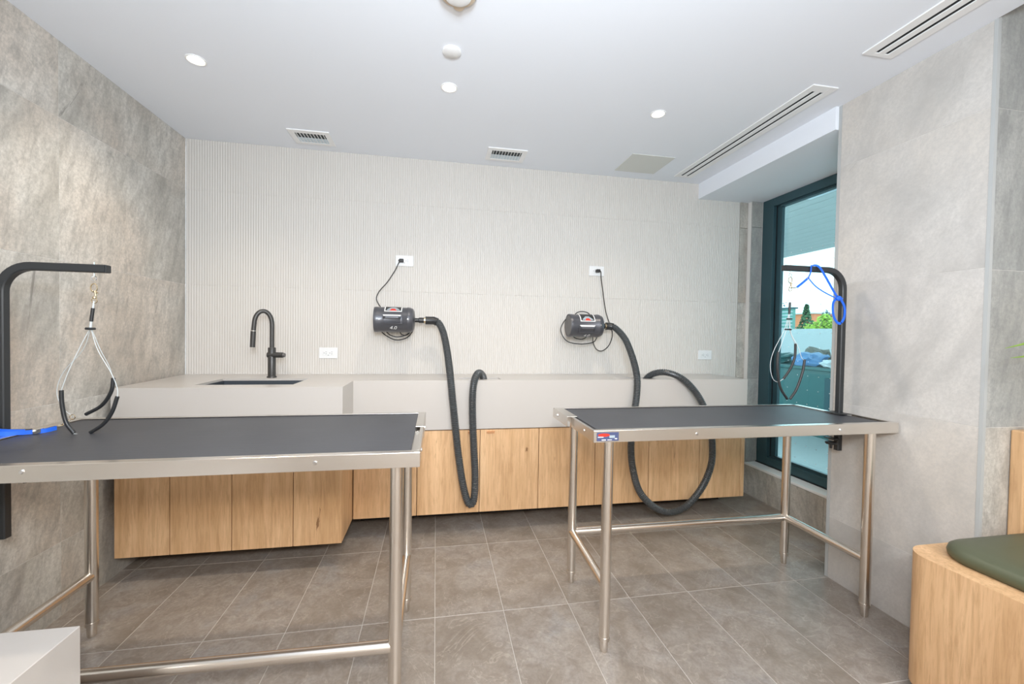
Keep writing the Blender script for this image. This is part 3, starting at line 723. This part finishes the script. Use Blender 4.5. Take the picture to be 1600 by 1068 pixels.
# grooming arms
def sq(s, c=.003):
    h = s/2; return [(h-c, -h), (h, -h+c), (h, h-c), (h-c, h), (-h+c, h), (-h, h-c), (-h, -h+c), (-h+c, -h)]
def arm(px, py, z0, z1, xe, R, s, label, plate, knob, eye):
    d = 1 if xe > px else -1
    t = thing('grooming_stand', label, 'grooming stand', (px, py, ZT))
    pts = [Vector((px, py, z0)), Vector((px, py, z1-R))]
    for k in range(1, 10):
        a = (pi/2)*k/9; pts.append(Vector((px+d*R*(1-cos(a)), py, z1-R+R*sin(a))))
    pts.append(Vector((xe, py, z1)))
    bm = bmesh.new(); sweep(bm, pts, lambda i: sq(s), ref=(0, 1, 0)); obj('arm_tube', bm, 'iron', t, smooth=True)
    obj('end_cap', B((min(xe, xe+d*.003), py-s*.46, z1-s*.46, max(xe, xe+d*.003), py+s*.46, z1+s*.46)), 'rubber', t, bevel=.001)
    cl = obj('clamp', B(plate[-1]), 'iron', t, bevel=.0015)
    for q in plate[:-1]: obj('clamp_plate', B(q), 'iron', t, bevel=.0012)
    kx, ky, kz, kd = knob
    obj('knob', (lambda bm: (lathe(bm, [(.006, .0), (.006, .020*1), (.022, .0205), (.025, .026), (.022, .032)], (kx, ky, kz), 'z', 18), bm)[1])(bmesh.new()) if kd == 'z' else LT([(.011, -.016), (.011, 0), (.004, 0)], (kx, ky, kz), 'z', 16), 'rubber', cl, smooth=True)
    bm = T([(eye, py, z1-s/2-.016), (eye, py, z1+s/2+.008)], .0022, 8); torus(bm, (eye, py, z1-s/2-.020), .0075, .0018, 'y', 16, 6)
    obj('eye_bolt', bm, 'chrome', t)
    return t
arm(-1.452, 1.621, .512, 1.430, -1.146, .088, .027, 'black square-tube grooming arm clamped at the wall end of the nearer table',
    [(-1.468, 1.58, .8685, -1.40, 1.662, .872), (-1.47, 1.598, .80, -1.4265, 1.6065, .866), (-1.47, 1.6355, .80, -1.4265, 1.644, .866), (-1.455, 1.59, .742, -1.385, 1.65, .75)], (-1.372, 1.60, .7035, 'z'), -1.187)
arm(1.924, 1.662, .686, 1.562, 1.590, .092, .0255, 'black square-tube grooming arm clamped at the window end of the right table',
    [(1.885, 1.615, .8685, 1.945, 1.705, .872), (1.9055, 1.638, .80, 1.945, 1.6465, .866), (1.9055, 1.677, .80, 1.945, 1.686, .866), (1.87, 1.64, .742, 1.912, 1.69, .748)], (1.866, 1.645, .702, 'z'), 1.627)

# nooses
def snap(bm, x, y, z):
    """swivel snap hook hanging from the eye at z, about 5 cm long."""
    torus(bm, (x, y, z-.016), .0125, .0022, 'y', 18, 6, .8, 1.15)
    tube(bm, [(x+.003, y, z-.026), (x+.006, y, z-.045)], .0033, 8)
    tube(bm, [(x-.004, y, z-.029), (x+.012, y, z-.033)], .0022, 6)
    lathe(bm, [(.003, -.004), (.0065, -.002), (.0065, .002), (.003, .004)], (x+.002, y, z-.049), 'z', 12)
    torus(bm, (x+.001, y, z-.060), .0085, .0018, 'y', 16, 6)
n1 = thing('grooming_noose', 'clear cable noose with black rubber tubes resting on the nearer table', 'noose', (-1.19, 1.621, 1.38))
bm = bmesh.new(); snap(bm, -1.187, 1.621, 1.380); obj('snap_hook', bm, 'brass', n1, smooth=True, label='brassy swivel snap hook')
obj('sleeve', T([(-1.190, 1.621, 1.294), (-1.1955, 1.621, 1.248)], .0052, 10), 'rubber', n1, smooth=True)
bm = T([(-1.187, 1.621, 1.318), (-1.190, 1.621, 1.294)], .0026, 8); tube(bm, [(-1.1955, 1.621, 1.248), (-1.198, 1.621, 1.223)], .0035, 8)
tube(bm, catmull([(-1.200, 1.621, 1.222), (-1.222, 1.612, 1.16), (-1.250, 1.605, 1.08), (-1.270, 1.602, 1.013)], 6), .0012, 6)
tube(bm, catmull([(-1.196, 1.621, 1.222), (-1.170, 1.612, 1.15), (-1.125, 1.605, 1.07), (-1.106, 1.602, 1.02), (-1.105, 1.602, .985)], 6), .0012, 6)
tube(bm, catmull([(-1.234, 1.602, .864), (-1.21, 1.602, .8605), (-1.184, 1.602, .862)], 4), .0016, 6)
tube(bm, catmull([(-1.197, 1.625, 1.222), (-1.185, 1.645, 1.15), (-1.175, 1.67, 1.09), (-1.175, 1.69, 1.04)], 6), .0012, 6)
tube(bm, catmull([(-1.201, 1.625, 1.222), (-1.24, 1.65, 1.15), (-1.32, 1.68, 1.07), (-1.352, 1.695, 1.01), (-1.352, 1.70, .965), (-1.33, 1.70, .925), (-1.305, 1.70, .905)], 6), .0012, 6)
obj('cable', bm, 'cable', n1, smooth=True)
obj('slide_ring', LT([(.0125, -.0035), (.0145, 0), (.0125, .0045)], (-1.198, 1.621, 1.2225), 'z', 20), 'rubber', n1, smooth=True)
for P in ([(-1.270, 1.602, 1.013), (-1.268, 1.602, .965), (-1.257, 1.602, .905), (-1.234, 1.602, .867)], [(-1.105, 1.602, .990), (-1.122, 1.602, .935), (-1.148, 1.602, .895), (-1.186, 1.602, .867)], [(-1.175, 1.69, 1.045), (-1.182, 1.69, .995), (-1.215, 1.695, .945), (-1.268, 1.70, .912)]):
    obj('rubber_tube', T(catmull(P, 8), .0062, 10), 'rubber', n1, smooth=True)

n2 = thing('grooming_noose', 'clear cable noose with black rubber tubes hanging in front of the window', 'noose', (1.627, 1.662, 1.51))
bm = bmesh.new(); snap(bm, 1.627, 1.662, 1.522); obj('snap_hook', bm, 'brass', n2, smooth=True, label='brassy swivel snap hook')
obj('sleeve', T([(1.629, 1.662, 1.40), (1.627, 1.662, 1.345)], .0050, 10), 'rubber', n2, smooth=True)
bm = T([(1.628, 1.662, 1.458), (1.629, 1.662, 1.40)], .0024, 8)
tube(bm, catmull([(1.627, 1.662, 1.345), (1.622, 1.662, 1.31), (1.612, 1.66, 1.27), (1.585, 1.655, 1.21), (1.562, 1.65, 1.16)], 6), .0013, 6)
tube(bm, catmull([(1.628, 1.662, 1.345), (1.632, 1.662, 1.30), (1.640, 1.66, 1.25), (1.67, 1.65, 1.19), (1.69, 1.65, 1.14), (1.707, 1.65, 1.125)], 6), .0013, 6)
tube(bm, catmull([(1.626, 1.664, 1.345), (1.610, 1.67, 1.27), (1.565, 1.68, 1.17), (1.548, 1.68, 1.10), (1.562, 1.68, 1.04), (1.59, 1.68, 1.02), (1.623, 1.68, 1.035)], 6), .0013, 6)
tube(bm, catmull([(1.629, 1.664, 1.345), (1.640, 1.67, 1.27), (1.682, 1.68, 1.20)], 6), .0013, 6)
obj('cable', bm, 'cable', n2, smooth=True)
obj('slide_ring', LT([(.012, -.003), (.0135, 0), (.012, .003)], (1.6285, 1.662, 1.322), 'z', 18), 'rubber', n2, smooth=True)
obj('slide_ring', LT([(.014, -.0035), (.016, 0), (.014, .0035)], (1.623, 1.662, 1.272), 'z', 18), 'rubber', n2, smooth=True)
for P in ([(1.561, 1.65, 1.165), (1.560, 1.65, 1.09), (1.578, 1.65, 1.00), (1.618, 1.65, .942)], [(1.708, 1.65, 1.130), (1.698, 1.65, 1.07), (1.668, 1.65, .99), (1.634, 1.65, .942)], [(1.684, 1.68, 1.205), (1.682, 1.68, 1.14), (1.660, 1.68, 1.085), (1.623, 1.68, 1.035)]):
    obj('rubber_tube', T(catmull(P, 8), .0056, 10), 'rubber', n2, smooth=True)

# blue leashes
def ribbon(bm, pts, w, th=.0016, ref=(0, 0, 1)):
    sweep(bm, catmull(pts, 7), lambda i: [(w/2, -th/2), (w/2, th/2), (-w/2, th/2), (-w/2, -th/2)], ref=ref)
l1 = thing('leash', 'blue nylon leash lying across the nearer table mat', 'leash', (-1.38, 1.60, ZM))
bm = bmesh.new()
z_ = ZM+.0085
ribbon(bm, [(-1.60, 1.62, z_+.004), (-1.50, 1.595, z_+.012), (-1.43, 1.585, z_+.008), (-1.40, 1.592, z_+.004), (-1.375, 1.602, z_+.001)], .018, .005)
ribbon(bm, [(-1.60, 1.60, z_+.002), (-1.50, 1.57, z_+.008), (-1.42, 1.572, z_+.004), (-1.385, 1.594, z_+.001), (-1.36, 1.606, z_), (-1.335, 1.625, z_), (-1.325, 1.655, z_+.002)], .014, .004)
obj('webbing', bm, 'blue', l1, smooth=True)
obj('slider', B((-1.352, 1.60, z_-.005, -1.340, 1.628, z_+.0095)), 'chrome', l1, bevel=.001)
bm = bmesh.new(); torus(bm, (-1.322, 1.664, z_+.008), .0085, .0018, 'z', 16, 6); tube(bm, [(-1.318, 1.672, z_+.010), (-1.310, 1.688, z_+.022)], .0036, 8); torus(bm, (-1.306, 1.695, z_+.032), .0085, .0018, 'y', 14, 6)
obj('clip', bm, 'brass', l1, smooth=True)

l2 = thing('leash', 'blue nylon leash looped over the arm in front of the window', 'leash', (1.80, 1.645, 1.56))
bm = bmesh.new(); yq = 1.640
ribbon(bm, [(1.745, 1.668, 1.578), (1.752, 1.652, 1.580), (1.765, 1.640, 1.568), (1.80, yq, 1.525), (1.845, yq, 1.462), (1.872, yq, 1.428)], .0105, .002, ref=(1, 0, 1))
ribbon(bm, [(1.872, yq, 1.428), (1.848, yq, 1.405), (1.848, yq, 1.355), (1.865, yq, 1.318), (1.890, yq, 1.305), (1.912, yq, 1.335), (1.912, yq, 1.385), (1.885, yq, 1.425), (1.865, yq, 1.435)], .0115, .002, ref=(1, 0, .3))
ribbon(bm, [(1.655, yq+.012, 1.472), (1.685, yq+.010, 1.495), (1.712, yq+.008, 1.518)], .010, .003, ref=(-.5, 0, 1))
ribbon(bm, [(1.712, yq+.008, 1.518), (1.722, yq+.006, 1.545), (1.722, yq+.004, 1.578)], .006, .002, ref=(1, 0, 0))
ribbon(bm, [(1.712, yq+.008, 1.517), (1.75, yq+.005, 1.480), (1.80, yq, 1.450), (1.87, yq, 1.425), (1.90, yq-.002, 1.425)], .005, .002, ref=(.3, 0, 1))
obj('webbing', bm, 'blue', l2, smooth=True)
obj('knot', (lambda bm: (bmesh.ops.create_icosphere(bm, subdivisions=2, radius=.013, matrix=Matrix.Translation((1.874, yq-.004, 1.425)) @ Matrix.Diagonal((1.2, .7, 1, 1))), bm)[1])(bmesh.new()), 'blue', l2, smooth=True)
bm = T(catmull([(1.632, 1.658, 1.470), (1.643, 1.655, 1.469), (1.657, 1.652, 1.472)], 5), .0024, 8); torus(bm, (1.712, yq+.008, 1.517), .006, .0016, 'y', 14, 6)
obj('clip', bm, 'chrome', l2, smooth=True)

# ------------------------------------------------------------------ ceiling fittings
def downlight(x, y, label, group='recessed ceiling spotlights'):
    t = thing('downlight', label, 'light', (x, y, ZC), group)
    bm = bmesh.new(); n = 36; rings = []
    for r, z in ((.0405, ZC-.0002), (.040, ZC-.003), (.035, ZC-.0045), (.0305, ZC-.002), (.0305, ZC-.0004)):
        rings.append([bm.verts.new((x+r*cos(2*pi*k/n), y+r*sin(2*pi*k/n), z)) for k in range(n)])
    for a, b in zip(rings, rings[1:]):
        for k in range(n): bm.faces.new((a[k], a[(k+1) % n], b[(k+1) % n], b[k]))
    obj('trim_ring', bm, 'trimw', t, smooth=True)
    obj('lens', LT([(.0303, -.0018), (.0303, -.0004)], (x, y, ZC), 'z', 32), 'lens', t)
    s = spot('spot_lamp', (x, y, ZC-.012), 15.0); s.name = 'bulb_light'; return t
downlight(-1.080, 2.030, 'lit recessed spotlight nearest the left wall')
downlight(.024, 2.008, 'lit recessed spotlight below the round ceiling cover')
downlight(1.126, 2.020, 'lit recessed spotlight nearest the window side')

cv = thing('ceiling_cover', 'small round white blank cover on the ceiling', 'ceiling cover', (.027, 1.743, ZC))
obj('disc', LT([(.039, -.0002), (.039, -.006), (.037, -.0075), (.001, -.0078)], (.027, 1.743, ZC), 'z', 36), 'trimw', cv, smooth=True)
al = thing('smoke_alarm', 'round tan-rimmed smoke alarm at the top edge of the picture', 'alarm', (.036, 1.412, ZC))
cx_, cy_ = .036, 1.412
obj('base_ring', LT([(.066, -.0002), (.066, -.016), (.062, -.022), (.052, -.024)], (cx_, cy_, ZC), 'z', 40), 'tan', al, smooth=True)
obj('dome', LT([(.050, -.020), (.046, -.030), (.030, -.036), (.001, -.038)], (cx_, cy_, ZC), 'z', 36), 'trimw', al, smooth=True)
obj('lug', LT([(.022, -.0002), (.022, -.016), (.018, -.021), (.001, -.022)], (cx_+.006, cy_+.060, ZC), 'z', 20), 'tan', al, smooth=True)

def grille(x0, x1, y0, y1, label, n=9):
    t = thing('air_vent', label, 'vent', ((x0+x1)/2, (y0+y1)/2, ZC), 'square supply vents in the ceiling')
    a, b, c, d = x0+.032, x1-.032, y0+.038, y1-.030; z0, z1 = ZC-.007, ZC-.0002
    obj('frame', B((x0, y0, z0, a, y1, z1), (b, y0, z0, x1, y1, z1), (a, y0, z0, b, c, z1), (a, d, z0, b, y1, z1)), 'trimw', t, bevel=.002)
    obj('duct', B((a, c, ZC-.0012, b, d, ZC-.0002)), 'duct', t)
    st = (b-a)/n
    for k in range(n):
        x = a+st*(k+.5); bm = bmesh.new(); box(bm, (x-.0012, c, z0-.001), (x+.0012, d, z1-.0015))
        obj('slat', bm, 'trimw', t)
    obj('deflector', B((a, c+(d-c)*.48, z0+.0015, b, d, z0+.0025)), 'deflect', t)
MT['duct'] = mat('dark_duct', (.05, .06, .06), .8)
MT['deflect'] = mat('pale_blue_deflector', (.55, .64, .70), .4)
grille(-.904, -.668, 2.615, 2.805, 'square white supply vent above the sink')
grille(.288, .547, 2.602, 2.792, 'square white supply vent above the left dryer hose', 10)
ap = tag(obj('access_panel', B((1.219, 2.497, ZC-.004, 1.522, 2.782, ZC-.0002)), 'panelw', bevel=.001), 'square beige access panel in the ceiling', 'access panel')

def linear(x0, x1, y0, y1, label, open0=True, e=.045):
    t = thing('slot_diffuser', label, 'vent', ((x0+x1)/2, (y0+y1)/2, ZC), 'long slot diffusers in the ceiling')
    z0, z1 = ZC-.006, ZC-.0002; w = x1-x0
    a, b = x0+w*.28, x0+w*.41; c, d = x0+w*.60, x0+w*.73; ya, yb2 = y0+e, y1-e*.4
    obj('frame', B((x0, y0, z0, a, y1, z1), (b, ya, z0, c, yb2, z1), (d, y0, z0, x1, y1, z1), (a, y0, z0, d, ya, z1), (a, yb2, z0, d, y1, z1)), 'trimw', t, bevel=.001)
    obj('slot', B((a, ya, ZC-.0015, b, yb2, ZC-.0002)), 'black', t)
    obj('slot', B((c, ya, ZC-.0015, d, yb2, ZC-.0002)), 'black', t)
linear(1.688, 1.826, 1.627, 2.787, 'long two-slot ceiling diffuser running back to the fluted wall')
linear(1.694, 1.840, .30, 1.408, 'two-slot ceiling diffuser cut by the top edge of the picture', e=.045)

# ------------------------------------------------------------------ bench, cushion, backrest, plant, block
def rr(x0, x1, y0, y1, r, n=8):
    P = []
    for cx, cy, a0 in ((x1-r, y1-r, 0), (x0+r, y1-r, 90), (x0+r, y0+r, 180), (x1-r, y0+r, 270)):
        for k in range(n+1):
            a = radians(a0+90*k/n); P.append((cx+r*cos(a), cy+r*sin(a)))
    return P
be = thing('bench', 'oak bench with rounded corner and wooden backrest, in the corner beside the column', 'bench', (2.1, .8, 0))
bm = bmesh.new(); prism(bm, rr(1.622, 2.66, .42, 1.149, .085), .03, .490); obj('body', bm, 'wood2', be, smooth=True)
bm = bmesh.new(); prism(bm, rr(1.66, 2.62, .46, 1.12, .07), .0005, .03); obj('plinth', bm, 'plinth', be)
bk = obj('backrest', B((2.118, 1.108, .4905, 2.66, 1.1505, .90)), 'wood2', be, bevel=.006)
for k in range(5): obj('batten', B((2.133+.105*k, 1.098, .4905, 2.133+.105*k+.098, 1.108, .893)), 'wood2', bk, bevel=.003)
cu_ = bmesh.new()
rings = []
for off, z in ((.012, .4905), (.002, .500), (0, .512), (.004, .526), (.016, .536), (.045, .542), (.10, .545)):
    rings.append([cu_.verts.new((x, y, z)) for x, y in rr(1.688+off, 2.60-off, .50+off, 1.104-off, max(.105-off, .01), 8)])
for a, b2 in zip(rings, rings[1:]):
    for k in range(len(a)): cu_.faces.new((a[k], a[(k+1) % len(a)], b2[(k+1) % len(a)], b2[k]))
cu_.faces.new(rings[0][::-1]); cu_.faces.new(rings[-1])
cush = obj('cushion', cu_, 'leather', smooth=True, origin=(2.1, .8, .4905)); tag(cush, 'olive green vinyl cushion on the oak bench', 'cushion')

pl = thing('potted_palm', 'potted palm whose leaf tips show at the right edge', 'plant', (2.98, .70, 0))
obj('pot', LT([(.12, .0005), (.15, .30), (.16, .32), (.14, .32), (.13, .28)], (2.98, .70, 0), 'z', 28), 'pot', pl, smooth=True)
obj('soil', LT([(.134, .281), (.134, .29)], (2.98, .70, 0), 'z', 24), 'soil', pl)
def frond(tip, mid):
    bm = bmesh.new(); P = catmull([(2.98, .70, .29), (2.97, .70, .7), mid, tip], 8); n = len(P)
    sweep(bm, P, lambda i: [(-.004-.009*sin(pi*min(1, i/(n-1)*1.02))**.7, .0008), (.004+.009*sin(pi*min(1, i/(n-1)*1.02))**.7, .0008), (.0, -.0008)] if i < n-1 else [(-.0006, .0002), (.0006, .0002), (0, -.0002)], ref=None)
    obj('leaf', bm, 'palm', pl, smooth=True)
frond((1.728, .95, 1.210), (2.45, .80, 1.36)); frond((1.752, .95, 1.180), (2.52, .84, 1.24))
for k in range(10):
    a = 2*pi*k/10; R2 = .42
    frond((2.98+R2*cos(a)*.9, .70+R2*sin(a)*.75, 1.15+.1*(k % 3)), (2.98+.2*cos(a), .70+.2*sin(a), 1.2))

bl = tag(obj('white_block', B((-1.45, -.1, .0005, -.869, 1.117, .50)), 'quartz', bevel=.002, origin=(-1.1, .5, 0)), 'white square-edged block at the bottom left corner of the picture', 'counter')
